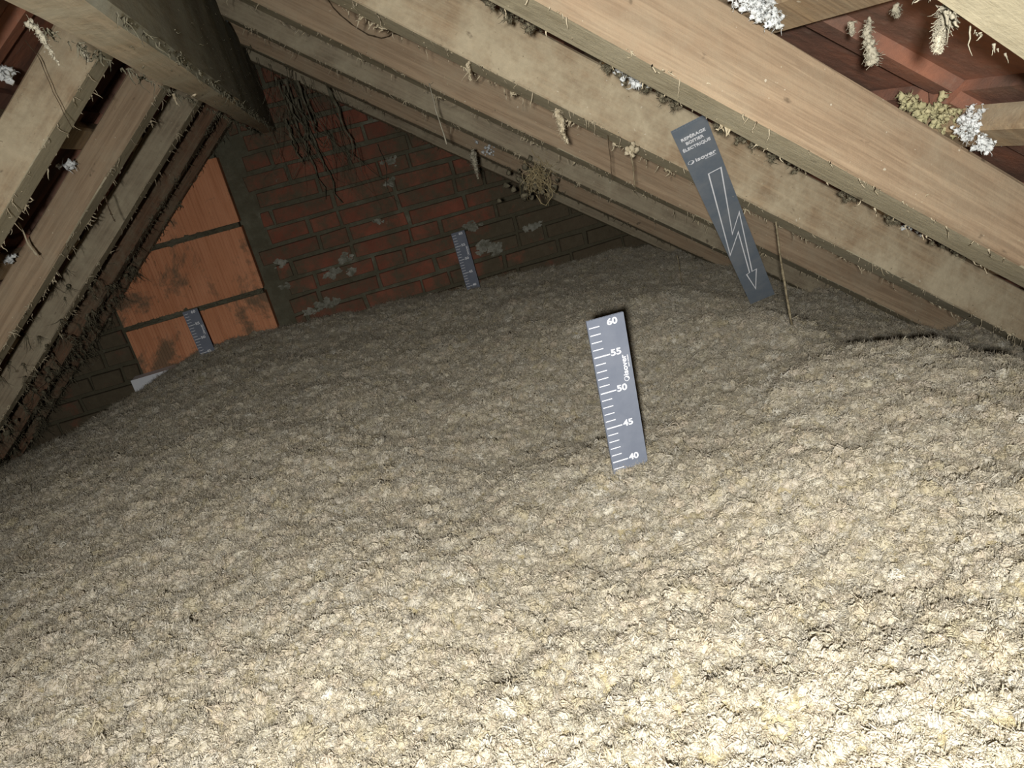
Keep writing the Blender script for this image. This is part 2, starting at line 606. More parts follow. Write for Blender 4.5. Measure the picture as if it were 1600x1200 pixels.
def plank(L, W, H, seg=26, wob=0.002, ch=0.0022, seed=0):
    """local: x along, y across (0..W), z up (0..H); softened and slightly uneven arrises"""
    prof = [(ch, 0), (W - ch, 0), (W, ch), (W, H - ch), (W - ch, H), (ch, H), (0, H - ch), (0, ch)]
    V, F = [], []
    for i in range(seg + 1):
        x = L * i / seg
        for k, (y, zz) in enumerate(prof):
            q = Vector((x * 5 + seed * 9.1, k * 1.7, seed))
            V.append((x, y + wob * noise.noise(q), zz + wob * noise.noise(q + Vector((0, 0, 7.7)))))
    n = len(prof)
    for i in range(seg):
        F += [(i * n + k, i * n + (k + 1) % n, (i + 1) * n + (k + 1) % n, (i + 1) * n + k) for k in range(n)]
    F += [tuple(range(n))[::-1], tuple(seg * n + k for k in range(n))]
    return V, F


def fuzz(o, L, W, H, count, big=1.0, m='fluff', ysign=1, t0=0.0, down=None, edges=((0.0, 0.0), (1.0, 0.0)), flat=None):
    """wool caught along the lower arrises of a rafter (local axes)"""
    mb = MB()
    d0 = Vector(down)
    for i in range(count):
        ex, ez = random.choice(edges)
        y = W * ex + random.uniform(-.002, .002)
        x = random.uniform(t0, L)
        zz = H * ez
        u = random.random()
        if u < 0.88:
            strand(mb, (x, y, zz), d0 + Vector((random.gauss(0, .35), random.gauss(0, .25), 0)), random.uniform(.003, .014) * big * random.choice((.4, .7, 1, 1.7)), random.uniform(.0006, .0015) * big, 5, 0.5, 3)
        else:
            k = random.randint(3, 7); rr = random.uniform(.002, .006) * big      # a small frayed tuft
            for q in range(k):
                strand(mb, (x + random.gauss(0, rr), y, zz + random.uniform(0, .003)), d0 * .6 + Vector((random.gauss(0, .8), random.gauss(0, .5), random.gauss(0, .3))), rr * random.uniform(1.5, 3), rr * .35, 4, 0.9, 4)
    if flat:                                  # flecks stuck to the faces
        for i in range(flat):
            f = random.random()
            yf = -0.0003 if ysign > 0 else W + .0003
            if f < 0.7: c, d1 = (random.uniform(t0, L), yf, random.uniform(0.02, 0.98) ** 1.6 * H), Vector((random.gauss(0, 1), -.12 * ysign, random.gauss(0, .7)))
            else: c, d1 = (random.uniform(t0, L), random.uniform(0, W), -0.0003), Vector((random.gauss(0, 1), random.gauss(0, 1), -.12))
            strand(mb, c, d1, random.uniform(.002, .007) * big, random.uniform(.0004, .0011) * big, 3, 0.9, 4)
    f = link('wool_fuzz', data('wool_fuzz', mb.V, mb.F, M[m], True), o)
    return tag(f, kind='stuff')


def rafter(s, y0, W, label, m, seed, L=None, fz=120, big=1.0, fm='fluff', flat=60, drop=0.0):
    e, yv, n, fr, h, th = side(s)
    t0 = -0.335 if s == 'R' else -0.046
    L = L or (2.2 if s == 'R' else 1.9)
    V, F = plank(L, W, th, seed=seed)
    yy = y0 if s == 'R' else y0 + W            # local y runs away from the camera on one slope, towards it on the other
    org = e * t0 + np.array([0, yy, 0]) + n * (h - drop)
    o = link('rafter', data('rafter', V, F, M[m]), None, org, fr)
    o.data.materials.append(M['sooty_under' if m == 'pine_brown' else 'dusty_lit_under'])
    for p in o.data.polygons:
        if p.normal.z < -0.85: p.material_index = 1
    tag(o, label, 'rafter', 'rafters under the slope of the arrow sign' if s == 'R' else 'rafters under the slope of the clay block pier')
    dl = fr.inverted().to_3x3() @ Vector((0, 0, -1))
    if fz: fuzz(o, L, W, th, fz, big, fm, 1 if s == 'R' else -1, 0.0, dl, flat=flat)
    return o


R = [rafter('R', 0.32, 0.075, 'dust-caked rafter at the top corner of the picture with shaggy wool hanging from it', 'pine_dusty', 1, fz=420, big=0.8, fm='fluff_pale', flat=200),
     rafter('R', 0.725, 0.075, 'broad clean pinkish pine rafter just above the top of the arrow sign', 'pine', 2, fz=200, flat=40, drop=0.005),
     rafter('R', 1.14, 0.075, 'dusty tan rafter that the arrow sign hangs from', 'pine_dusty', 3, fz=420, flat=260),
     rafter('R', 1.55, 0.075, 'brown pine rafter with a loop of dark wire on its face', 'pine', 4, fz=300, flat=120),
     rafter('R', 1.955, 0.075, 'grey dusty rafter with a tuft of dry straw under it', 'pine_grey', 5, fz=320, flat=180),
     rafter('R', 2.40, 0.075, 'narrow-looking orange brown rafter close to the brick gable', 'pine', 6, fz=260, fm='fluff_dark', flat=120),
     rafter('R', 2.80, 0.07, 'last dark grey rafter lying against the brick gable on the sign side', 'pine_grey', 7, fz=200, fm='fluff_dark', flat=120)]
Lf = [rafter('L', 0.735, 0.065, 'dusty rafter cut off by the picture edge beside the bare roof tiles', 'pine_dusty', 11, fz=160, flat=100),
      rafter('L', 1.165, 0.07, 'wide pale dust-covered rafter beside the bare roof tiles', 'pine_dusty', 12, fz=260, flat=200),
      rafter('L', 1.61, 0.07, 'clean reddish pine rafter between a pale and a grey rafter', 'pine', 13, fz=260, fm='fluff', flat=60),
      rafter('L', 2.045, 0.07, 'grey weathered rafter next to the clean reddish one', 'pine_grey', 14, fz=300, flat=160),
      rafter('L', 2.46, 0.07, 'dark brown sooty rafter nearest the clay block pier but one', 'pine_brown', 15, fz=420, big=1.4, fm='fluff_dark', flat=260),
      rafter('L', 2.83, 0.07, 'last dark brown rafter against the clay block pier', 'pine_brown', 16, fz=420, big=1.4, fm='fluff_dark', flat=260)]

# ridge board
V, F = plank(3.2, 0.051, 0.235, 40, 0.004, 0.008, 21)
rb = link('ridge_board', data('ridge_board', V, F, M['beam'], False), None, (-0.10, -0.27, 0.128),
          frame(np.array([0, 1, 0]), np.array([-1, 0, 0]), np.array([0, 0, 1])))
rb.data.materials.append(M['beam_grime_shade'])
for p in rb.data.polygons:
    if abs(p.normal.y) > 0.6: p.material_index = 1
tag(rb, 'thick grimy ridge board running along the peak of the roof to the gable', 'beam')
fuzz(rb, 3.2, 0.051, 0.235, 420, 0.9, 'cobweb', 1, 0.9, (0, 0, -1), flat=260)

# ------------------------------------------------------------------ loose-fill wool
CTRL = [(0, .3, -.475), (0, .5, -.475), (.26, .5, -.455), (.3, .3, -.42), (.6, .6, -.44), (-.5, .7, -.485), (.26, .86, -.503), (.27, .96, -.509), (-.05, .98, -.492), (.5, .95, -.487), (.76, .75, -.480),
        (.83, 1.01, -.512), (.757, 1.13, -.535), (.83, 1.39, -.55), (.884, 1.69, -.57), (1.0, .97, -.67), (1.03, 1.2, -.72), (.97, .65, -.57), (1.0, 1.4, -.68), (1.02, 1.65, -.66), (1.2, 1.5, -.72), (1.2, 1.0, -.72), (1.2, 2.0, -.70), (.22, 1.18, -.565), (.45, 1.15, -.56), (.3, 1.5, -.55),
        (.6, 1.4, -.545), (-.1, 1.2, -.51), (-.3, 1.4, -.50), (-.3, 2, -.535), (.3, 2, -.56), (.3, 2.7, -.575), (-.03, 2.93, -.575), (-.31, 2.93, -.55), (-.55, 2.7, -.53),
        (-.83, 2.78, -.66), (-.72, 2.72, -.555), (-.6, 2.78, -.525), (-.9, 2.7, -.64), (-1.2, 2.9, -.72), (-1.2, 2.2, -.62), (-.9, 1.6, -.525), (-1.1, 1.2, -.6), (.42, 2.93, -.60), (.85, 2.93, -.635), (1.1, 2.93, -.65),
        (-1.3, .6, -.6), (-.8, .3, -.5), (.5, .05, -.43), (-.5, .05, -.5), (1.2, .5, -.6), (1.1, .1, -.55)]
C = np.array(CTRL)


def tps(r2):
    return np.where(r2 > 1e-12, r2 * np.log(np.maximum(r2, 1e-12)) * 0.5, 0)


nC = len(C)
D2 = ((C[:, None, :2] - C[None, :, :2]) ** 2).sum(-1)
A = np.zeros((nC + 3, nC + 3))
A[:nC, :nC] = tps(D2) + np.eye(nC) * 0.0012
A[:nC, nC] = 1; A[:nC, nC + 1:] = C[:, :2]
A[nC:, :nC] = A[:nC, nC:].T
WT = np.linalg.solve(A, np.concatenate([C[:, 2], [0, 0, 0]]))


def wool_z(x, y):
    x = np.asarray(x, float); y = np.asarray(y, float)
    r2 = (x[..., None] - C[:, 0]) ** 2 + (y[..., None] - C[:, 1]) ** 2
    return tps(r2) @ WT[:nC] + WT[nC] + WT[nC + 1] * x + WT[nC + 2] * y


gx = np.arange(-1.5, 1.55, 0.0125)
gy = np.concatenate([np.arange(0.02, 1.3, 0.0105), np.arange(1.3, GY + 0.02, 0.0135)])
X, Y = np.meshgrid(gx, gy)
Zs = wool_z(X, Y)
nz = np.zeros_like(X)
for i in range(X.shape[0]):
    for j in range(X.shape[1]):
        p = Vector((X[i, j], Y[i, j], 0.3))
        nz[i, j] = 0.022 * noise.noise(p * 5.0) + 0.011 * noise.noise(p * 15.0) + 0.013 * noise.noise(p * 30.0)
Zs = Zs + nz
Vw = np.stack([X, Y, Zs], -1).reshape(-1, 3)
nx_ = len(gx)
ok = (Vw @ NR < HR + TR - 0.005) & (Vw @ NL < HL + TL - 0.005)
Fw = []
for i in range(len(gy) - 1):
    for j in range(nx_ - 1):
        a = i * nx_ + j
        q = (a, a + 1, a + 1 + nx_, a + nx_)
        if ok[a] and ok[a + 1] and ok[a + nx_] and ok[a + 1 + nx_]: Fw.append(q)
wool = rel('loose_fill_wool', Vw, Fw, M['wool_bed'], org=(0, 1.5, -0.96), smooth=True)
tag(wool, 'deep bed of loose beige blown mineral wool covering the whole attic floor', 'insulation', kind='stuff')
near = np.clip((Vw[:, 1] - 0.35) / 1.6, 0, 1)
at_ = wool.data.attributes.new('tuft_size', 'FLOAT', 'POINT'); at_.data.foreach_set('value', (0.0072 + 0.0048 * near).astype(np.float32))
at_ = wool.data.attributes.new('tuft_density', 'FLOAT', 'POINT'); at_.data.foreach_set('value', (17000 - 8500 * near).astype(np.float32))


def tuft(k):
    """one flock of mineral wool, about one unit across: a folded lump with curled flakes and fibres"""
    mb = MB()
    V, F = ico(2)
    s = Vector((k * 17.3, k * 5.1, -k * 3.3))
    sx = Vector((random.uniform(.9, 1.4), random.uniform(.75, 1.05), random.uniform(.6, .9)))
    W = []

    def rad(u):
        q = u + 0.5 * noise.noise_vector(u * 1.3 + s)
        return 0.62 + 0.34 * noise.noise(q * 1.4 + s) + 0.14 * noise.noise(q * 3.5 - s)
    for v in V:
        u = Vector(v); r = rad(u)
        W.append((v[0] * r * sx[0], v[1] * r * sx[1], v[2] * r * sx[2]))
    mb.add(W, F)
    swirl = Vector((random.gauss(0, 1), random.gauss(0, 1), random.gauss(0, 1))).normalized()
    for i in range(46):                       # curled locks lying round the lump
        u = Vector((random.gauss(0, 1), random.gauss(0, 1), random.gauss(.35, .9))).normalized()
        ax = (swirl + Vector((random.gauss(0, .6), random.gauss(0, .6), random.gauss(0, .6)))).normalized()
        st_ = random.uniform(.10, .34); lift = random.uniform(.0, .07)
        w0 = random.uniform(.045, .105)
        P, Rr = [], []
        n = 7
        for j in range(n):
            f = j / (n - 1)
            r = rad(u) * random.uniform(.97, 1.05) + .03 + lift * j * random.uniform(.4, 1.0) * f
            P.append((u[0] * r * sx[0], u[1] * r * sx[1], u[2] * r * sx[2]))
            Rr.append(w0 * (math.sin(math.pi * min(1, .12 + f * .84)) * .85 + .15))
            u = (Matrix.Rotation(st_, 3, ax) @ u).normalized()
            ax = (ax + Vector((random.gauss(0, .18), random.gauss(0, .18), random.gauss(0, .18)))).normalized()
        mb.tube(P, Rr, 4)
    for i in range(30):                       # loose fibres
        a = Vector((random.gauss(0, 1), random.gauss(0, 1), abs(random.gauss(0, .8)))).normalized()
        strand(mb, a * .55, a + Vector((random.gauss(0, .9), random.gauss(0, .9), random.gauss(0, .4))), random.uniform(.5, 1.2), random.uniform(.016, .034), 5, .8, 3)
    me = data('wool_tuft', mb.V, mb.F, M['wool'], True)
    return bpy.data.objects.new('wool_tuft', me)


TC = bpy.data.collections.new('wool_tufts')
for k in range(14): TC.objects.link(tuft(k))

ng = bpy.data.node_groups.new('wool_flocks', 'GeometryNodeTree')
ng.interface.new_socket('Geometry', in_out='INPUT', socket_type='NodeSocketGeometry')
ng.interface.new_socket('Geometry', in_out='OUTPUT', socket_type='NodeSocketGeometry')
nn = ng.nodes.new
gi, go = nn('NodeGroupInput'), nn('NodeGroupOutput')
dp, ip, ci, jg = nn('GeometryNodeDistributePointsOnFaces'), nn('GeometryNodeInstanceOnPoints'), nn('GeometryNodeCollectionInfo'), nn('GeometryNodeJoinGeometry')
na, nb = nn('GeometryNodeInputNamedAttribute'), nn('GeometryNodeInputNamedAttribute')
na.data_type = nb.data_type = 'FLOAT'
na.inputs['Name'].default_value = 'tuft_density'; nb.inputs['Name'].default_value = 'tuft_size'
ci.inputs['Collection'].default_value = TC
ci.inputs['Separate Children'].default_value = True
ci.inputs['Reset Children'].default_value = True
rv, rs, mu = nn('FunctionNodeRandomValue'), nn('FunctionNodeRandomValue'), nn('ShaderNodeMath')
rv.data_type = 'FLOAT_VECTOR'
rv.inputs[0].default_value = (-0.9, -0.9, 0); rv.inputs[1].default_value = (0.9, 0.9, 6.283)
rs.data_type = 'FLOAT'
rs.inputs[2].default_value = 0.45; rs.inputs[3].default_value = 1.75
mu.operation = 'MULTIPLY'
lk = ng.links.new
lk(gi.outputs[0], dp.inputs['Mesh'])
lk(na.outputs['Attribute'], dp.inputs['Density'])
lk(dp.outputs['Points'], ip.inputs['Points'])
lk(ci.outputs[0], ip.inputs['Instance'])
ip.inputs['Pick Instance'].default_value = True
lk(rv.outputs['Value'], ip.inputs['Rotation'])
lk(rs.outputs[1], mu.inputs[0]); lk(nb.outputs['Attribute'], mu.inputs[1])
lk(mu.outputs[0], ip.inputs['Scale'])
lk(gi.outputs[0], jg.inputs[0]); lk(ip.outputs[0], jg.inputs[0])
lk(jg.outputs[0], go.inputs[0])
md = wool.modifiers.new('flocks', 'NODES')
md.node_group = ng


# ------------------------------------------------------------------ printed lettering
def text_mesh(body, size, m, bold=0.0, width=None, space=1.0):
    """letters as a thin flat mesh in local x (right), z (up), facing -y; centred"""
    cu = bpy.data.curves.new('lettering', 'FONT')
    cu.body = body; cu.size = size; cu.align_x = 'CENTER'; cu.align_y = 'CENTER'
    cu.offset = bold; cu.extrude = 0.00012; cu.space_character = space
    ob = bpy.data.objects.new('lettering', cu)
    COL.objects.link(ob)
    dg = bpy.context.evaluated_depsgraph_get()
    me = bpy.data.meshes.new_from_object(ob.evaluated_get(dg))
    bpy.data.objects.remove(ob)
    co = np.empty(len(me.vertices) * 3); me.vertices.foreach_get('co', co); co = co.reshape(-1, 3)
    lo, hi = co.min(0), co.max(0)
    co[:, :2] -= ((lo + hi) / 2)[:2]
    if width: co[:, 0] *= width / (hi[0] - lo[0])
    out = np.stack([co[:, 0], -co[:, 2], co[:, 1]], 1)
    me.vertices.foreach_set('co', out.ravel()); me.materials.clear(); me.materials.append(m); me.update()
    return me


def put(name, me, parent, x, zz, y=-0.0023, ang=0.0):
    o = link(name, me, parent)
    o.matrix_local = Matrix.Translation((x, y, zz)) @ Matrix.Rotation(-ang, 4, 'Y')
    return o


def ring(cx, cz, r, th, crescent=True):
    """round logo mark: a ring that thickens on its lower side"""
    V, F = [], []
    n = 28
    for i in range(n):
        a = 2 * math.pi * i / n
        k = th * (0.45 + 1.5 * max(0, math.cos(a + 0.7)) ** 1.5)
        V += [(cx + r * math.cos(a), 0, cz + r * math.sin(a)), (cx + (r - k) * math.cos(a), 0, cz + (r - k) * math.sin(a))]
    for i in range(n):
        j = (i + 1) % n
        F.append((2 * i, 2 * i + 1, 2 * j + 1, 2 * j))
    return V, F


NUM = {}
LOGO = text_mesh('isover', 0.0098, M['print'], 0.00018, 0.0285)
TINY = text_mesh('SAINT-GOBAIN', 0.0024, M['print'], 0.00003, 0.0165)


def strip_body(W, H, ztop, t=0.0036):
    """corrugated plastic strip: skins with open flutes shown at the top end"""
    b = MB()
    b.box((0, -t / 2, ztop - H), (W, -t / 2 + .0007, ztop))
    b.box((0, t / 2 - .0007, ztop - H), (W, t / 2, ztop))
    for i in range(13):
        x = W * i / 12
        x0, x1 = max(0, x - .0004), min(W, x + .0004)
        b.box((x0, -t / 2 + .0007, ztop - H), (x1, t / 2 - .0007, ztop - .0002))
    return b


def ruler(org, lean, W, z60, label, yaw=0.0, tilt=0.0):
    """depth marker strip: 60 at its top edge; only its upper third stands clear of the wool"""
    rot = Matrix.Rotation(yaw, 4, 'Z') @ Matrix.Rotation(lean, 4, 'Y') @ Matrix.Rotation(tilt, 4, 'X')
    r = empty('depth_ruler', org, rot)
    tag(r, label, 'ruler', 'depth rulers standing in the wool')
    H = 0.56
    b = strip_body(W, H, 0.0)
    link('strip', data('strip', b.V, b.F, M['ruler']), r)
    y = -0.00205
    tk = MB()
    for i in range(1, 27):
        zz = -0.01 * i
        x1 = 0.0235 if i % 5 == 0 else 0.0158
        hw = 0.0008 if i % 5 == 0 else 0.0006
        tk.add([(0.0018, y, zz - hw), (x1, y, zz - hw), (x1, y, zz + hw), (0.0018, y, zz + hw)], [(0, 1, 2, 3)])
    link('tick_marks', data('tick_marks', tk.V, tk.F, M['print']), r)
    for i, t in enumerate(('60', '55', '50', '45', '40', '35')):
        if t not in NUM: NUM[t] = text_mesh(t, 0.0118, M['print'], 0.00032, 0.0140)
        put('number_print', NUM[t], r, 0.0318 if i else 0.0335, -0.05 * i - (0.0075 if i == 0 else -0.0012), y)
    lg = put('logo_print', LOGO, r, 0.0405, -0.0695, y, math.radians(90))
    V, F = ring(0, 0, 0.0036, 0.0012)
    o = link('logo_ring', data('logo_ring', V, F, M['print']), lg)
    o.location = (-0.0188, 0, 0.0)
    t = link('small_print', TINY, lg)
    t.location = (0.0045, 0, -0.0058)
    return r


# near ruler: from the two ends of its left edge
ruler((0.2590, 0.905, -0.2690), -math.radians(-2.3), 0.0505, 0, 'largest grey depth ruler, standing in the middle of the wool')
ruler((0.3735, 2.76, -0.3580), -math.radians(0.7), 0.0500, 0, 'small dark depth ruler standing against the red brick wall')
ruler((-0.5755, 2.72, -0.3575), -math.radians(1.2), 0.0500, 0, 'small dark depth ruler standing in front of the orange clay blocks')

# ------------------------------------------------------------------ arrow sign hung under the rafters
T = np.array([0.50364996, 1.04, -0.07915477]); Bv = np.array([0.77698993, 1.4, -0.47787197])
l = (Bv - T) / np.linalg.norm(Bv - T)
wv = np.array([0.88169293, -0.40909361, 0.23507444])
yv = np.cross(-l, wv)
T = T * 0.985
sg = empty('arrow_sign', T, frame(wv, yv, -l))
tag(sg, 'dark grey sign strip with white lettering and a white zigzag arrow, hanging from the rafters', 'sign')
b = MB()
for q in strip_body(0.05, 0.603, 0.0).V: b.V.append((q[0] - 0.025, q[1], q[2]))
b.F = strip_body(0.05, 0.603, 0.0).F
link('strip', data('strip', b.V, b.F, M['sign']), sg)
ys = -0.0021
put('lettering_print', text_mesh('REPÉRAGE', 0.0090, M['print'], 0.00022, 0.0355), sg, 0.0005, -0.0235, ys)
put('lettering_print', text_mesh('BOITIER', 0.0090, M['print'], 0.00022, 0.0262), sg, 0.0, -0.0355, ys)
put('lettering_print', text_mesh('ÉLECTRIQUE', 0.0090, M['print'], 0.00022, 0.0410), sg, -0.0003, -0.0480, ys)
lg = put('logo_print', text_mesh('isover', 0.0115, M['print'], 0.00022, 0.0310), sg, 0.0055, -0.0800, ys)
V, F = ring(0, 0, 0.0048, 0.0017)
link('logo_ring', data('logo_ring', V, F, M['print']), lg).location = (-0.0226, 0, 0)
link('small_print', TINY, lg).location = (0.006, 0, -0.0068)
AR = [(-0.001, 0.1248), (0.0188, 0.1236), (-0.0037, 0.3159), (0.0197, 0.2602), (0.0021, 0.4718), (0.0107, 0.47), (-0.0044, 0.5456), (-0.0092, 0.4751), (-0.0029, 0.4726), (0.0063, 0.318), (-0.0215, 0.3811)]
b = MB()
n = len(AR)
hw = 0.00105


def offs(sgn):
    out = []
    for i in range(n):
        p0, p1, p2 = Vector(AR[i - 1]), Vector(AR[i]), Vector(AR[(i + 1) % n])
        d1, d2 = (p1 - p0).normalized(), (p2 - p1).normalized()
        n1, n2 = Vector((-d1.y, d1.x)), Vector((-d2.y, d2.x))
        m_ = (n1 + n2)
        if m_.length < 1e-6: m_ = n1
        m_.normalize()
        k = min(1 / max(m_.dot(n1), 0.2), 4.5)
        out.append(p1 + m_ * sgn * hw * k)
    return out


ou, inn = offs(1), offs(-1)
b.add([(p.x, ys, -p.y) for p in ou] + [(p.x, ys, -p.y) for p in inn], [(i, (i + 1) % n, n + (i + 1) % n, n + i) for i in range(n)])
link('arrow_print', data('arrow_print', b.V, b.F, M['print']), sg)

# ------------------------------------------------------------------ white panel half buried at the foot of the pier
b = MB().box((-0.836, 2.795, -0.70), (-0.50, 2.803, -0.543)).box((-0.836, 2.803, -0.553), (-0.50, 2.862, -0.545)).box((-0.836, 2.855, -0.70), (-0.50, 2.862, -0.553)).box((-0.836, 2.803, -0.70), (-0.829, 2.855, -0.553))
wp = rel('white_box', b.V, b.F, M['pvc'], org=(-0.67, 2.83, -0.70))
tag(wp, 'white plastic box half buried in the wool at the foot of the clay block pier', 'box')

# ------------------------------------------------------------------ things hanging and caught up there


def hang(name, label, cat, pts, r0, r1, m, group=None, fluff=0, wob=0.0015, seg=14):
    """a dust-covered strand through the given points"""
    P = [np.array(p) for p in pts]
    path, rad = [], []
    for i in range(seg + 1):
        f = i / seg * (len(P) - 1)
        k = min(int(f), len(P) - 2)
        p = P[k] + (P[k + 1] - P[k]) * (f - k)
        q = Vector(p) * 60
        path.append(p + wob * np.array(noise.noise_vector(q)[:]))
        rad.append((r0 + (r1 - r0) * i / seg) * (1 + 0.5 * noise.noise(q * 3)))
    soft = fluff > 3 and max(r0, r1) > .0025
    if soft:                                  # a felted tail: lumpy core under a short soft fuzz
        mb = MB()
        for i in range(len(path) * 3):
            f = i / 3.0
            k = min(int(f), len(path) - 2)
            p = path[k] + (path[k + 1] - path[k]) * (f - k)
            blob(mb, p + np.array([random.gauss(0, 1), random.gauss(0, 1), random.gauss(0, 1)]) * rad[k] * .3, rad[k] * random.uniform(.6, 1.0), 1, .9)
        for i in range(fluff * 10):
            k = random.randrange(len(path) - 1)
            t = path[k + 1] - path[k]
            t = t / (np.linalg.norm(t) + 1e-9)
            d = np.array([random.gauss(0, 1), random.gauss(0, 1), random.gauss(0, 1)])
            p = path[k] + (path[k + 1] - path[k]) * random.random() + d / np.linalg.norm(d) * rad[k] * .6
            strand(mb, p, t + d * .55, rad[k] * random.uniform(.8, 2.0), max(rad[k] * random.uniform(.05, .1), .00012), 4, .8, 3)
    else:
        mb = MB().tube(path, rad, 6)
    if soft:
        fluff = 0
    for i in range(fluff):
        p = path[random.randrange(len(path))]
        if random.random() < .5: strand(mb, p, (random.gauss(0, 1), random.gauss(0, 1), -1), random.uniform(.004, .012), max(r0 * .4, .0005), 4, .8, 3)
        else: blob(mb, p, random.uniform(.9, 1.9) * max(r0, .001), 1, .9)
    o = rel(name, mb.V, mb.F, M[m], org=P[0], smooth=True)
    return tag(o, label, cat, group)


hang('dusty_cord', 'thin straight dusty cord running from a rafter down into the wool beside the arrow sign', 'cord', [at(1212, 346, 1.17), at(1223, 425, 1.18), at(1237, 507, 1.19)], .0015, .0023, 'cord', fluff=10)
hang('dusty_cord', 'faint dark cord hanging in the shade behind the arrow sign', 'cord', [at(1058, 398, 1.99), at(1066, 446, 1.99)], .0012, .001, 'cord')
hang('dust_strand', 'pale thin strand dangling over the grey rafter left of the straw tuft', 'strand', [at(671, 131, 1.53), at(681, 172, 1.53), at(690, 200, 1.53), at(698, 226, 1.53)], .0009, .0016, 'fluff_pale', fluff=6)
hang('dust_strand', 'dark hair-thin strand hanging straight from the tan rafter', 'strand', [at(950, 211, 1.14), at(953, 245, 1.14), at(957, 281, 1.14)], .0007, .0007, 'wire')
hang('dust_strand', 'dark thin strand with a pale tuft at its top, hanging from the tan rafter', 'strand', [at(986, 231, 1.13), at(989, 262, 1.13), at(992, 292, 1.13)], .0012, .0007, 'cord', fluff=4)
mb = MB()
for i in range(14):
    blob(mb, at(986 + random.gauss(0, 4), 236 + random.gauss(0, 5), 1.13), random.uniform(.003, .006), 1, .9, (1, .6, 1.2))
tag(rel('wool_tuft', mb.V, mb.F, M['fluff'], smooth=True), 'small beige wool tuft at the top of a dark thin strand', 'wool tuft')
hang('wool_wisp', 'thick dusty wisp ending in a pale bulb below the tan rafter', 'wool wisp', [at(870, 172, 1.12), at(877, 190, 1.12), at(877, 206, 1.12), at(886, 221, 1.12)], .0055, .0025, 'fluff', fluff=26)
hang('wool_wisp', 'small pale wisp hanging off the tan rafter near the wire loop', 'wool wisp', [at(731, 98, 1.12), at(735, 124, 1.12)], .0034, .0012, 'fluff', fluff=8)
hang('wool_wisp', 'bushy pale wisp dangling before the dark brick gable', 'wool wisp', [at(738, 238, 1.94), at(742, 256, 1.94), at(746, 277, 1.94)], .008, .0025, 'fluff_pale', fluff=26)
hang('wool_wisp', 'big shaggy wool wisp hanging over the roof tiles from the top corner rafter', 'wool wisp', [at(1483, 6, .41), at(1482, 30, .41), at(1470, 55, .41), at(1466, 82, .41)], .0055, .0011, 'fluff_pale', fluff=60)
hang('wool_wisp', 'narrow wool wisp with a fat end hanging over the roof tiles', 'wool wisp', [at(1359, 30, .58), at(1358, 52, .58), at(1362, 76, .58), at(1364, 93, .58)], .0022, .0042, 'fluff_pale', fluff=30)
hang('wool_wisp', 'short wool wisp under the batten over the roof tiles', 'wool wisp', [at(1328, 36, .60), at(1329, 56, .60)], .0026, .001, 'fluff_pale', fluff=12)
hang('wool_wisp', 'tiny wool wisp at the end of the batten over the roof tiles', 'wool wisp', [at(1400, 10, .57), at(1402, 26, .57)], .0026, .001, 'fluff_pale', fluff=14)
hang('wool_wisp', 'long pale curved wisp hanging from the ridge board across a rafter', 'wool wisp', [at(44, 34, .66), at(62, 52, .66), at(74, 74, .66), at(89, 99, .66)], .003, .0011, 'fluff_pale', fluff=8)
hang('wool_wisp', 'short stubby wisp on the edge of the ridge board', 'wool wisp', [at(132, 80, .82), at(137, 95, .82)], .0026, .001, 'fluff_pale', fluff=6)
hang('wool_wisp', 'pale flake drooping from the underside of the ridge board', 'wool wisp', [at(284, 106, 1.24), at(293, 125, 1.24), at(300, 143, 1.24)], .003, .0068, 'fluff', fluff=14)
hang('wool_wisp', 'small dark wisp where the grey rafter meets the ridge board', 'wool wisp', [at(271, 146, 1.4), at(277, 164, 1.4)], .0025, .0009, 'fluff', fluff=4)
hang('dust_strand', 'twisted dark strand hanging beside the clean reddish rafter', 'strand', [at(163, 305, 1.6), at(170, 325, 1.6), at(180, 347, 1.6)], .0015, .0008, 'wire', fluff=2)
hang('dust_strand', 'long fine hair strung across the pale rafter beside the bare tiles', 'strand', [at(40, 62, 1.12), at(62, 92, 1.12), at(85, 148, 1.12), at(112, 200, 1.12)], .0005, .0005, 'wire')
hang('dust_strand', 'pale hook-shaped strand over the gap between rafters at the picture edge', 'strand', [at(28, 346, 1.5), at(40, 372, 1.5), at(46, 385, 1.5), at(58, 399, 1.5)], .001, .0024, 'fluff', fluff=8)
hang('wire_loop', 'loop of dark wire stapled to the brown pine rafter', 'wire', [at(512, -2, 1.543), at(520, 11, 1.543), at(531, 23, 1.543), at(552, 40, 1.543), at(575, 54, 1.543), at(596, 60, 1.543), at(608, 57, 1.543), at(614, 52, 1.543), at(622, 54, 1.543), at(630, 57, 1.543), at(639, 55, 1.543)],
     .0012, .0012, 'wire', wob=0.0004, seg=40)

# straw tuft under the grey rafter
st = empty('straw_tuft', at(840, 262, 1.96))
tag(st, 'tangled tuft of dry straw and dust hanging below the grey rafter', 'straw tuft')
mb, mc = MB(), MB()
for i in range(120):
    p = at(random.gauss(842, 11), random.gauss(272, 13), 1.93 + random.uniform(-.03, .05))
    strand(mb, p, (random.gauss(0, .6), random.gauss(0, .5), random.gauss(-1, .6)), random.uniform(.02, .07), random.uniform(.0006, .0014), 6, .8, 3)
for i in range(50):
    p = at(random.gauss(832, 16), random.gauss(282, 14), 1.97 + random.uniform(-.02, .05))
    blob(mc, p, random.uniform(.004, .012), 1, 1.0)
mb.tube([at(846, 280, 1.93), at(862, 296, 1.92), at(863, 306, 1.92), at(853, 321, 1.92), at(846, 318, 1.92), at(838, 305, 1.93)], [.0014] * 6, 4)
rel('straw', mb.V, mb.F, M['straw'], parent=st)
tag(rel('dust_clot', mc.V, mc.F, M['fluff_dark'], parent=st, smooth=True), kind='stuff')

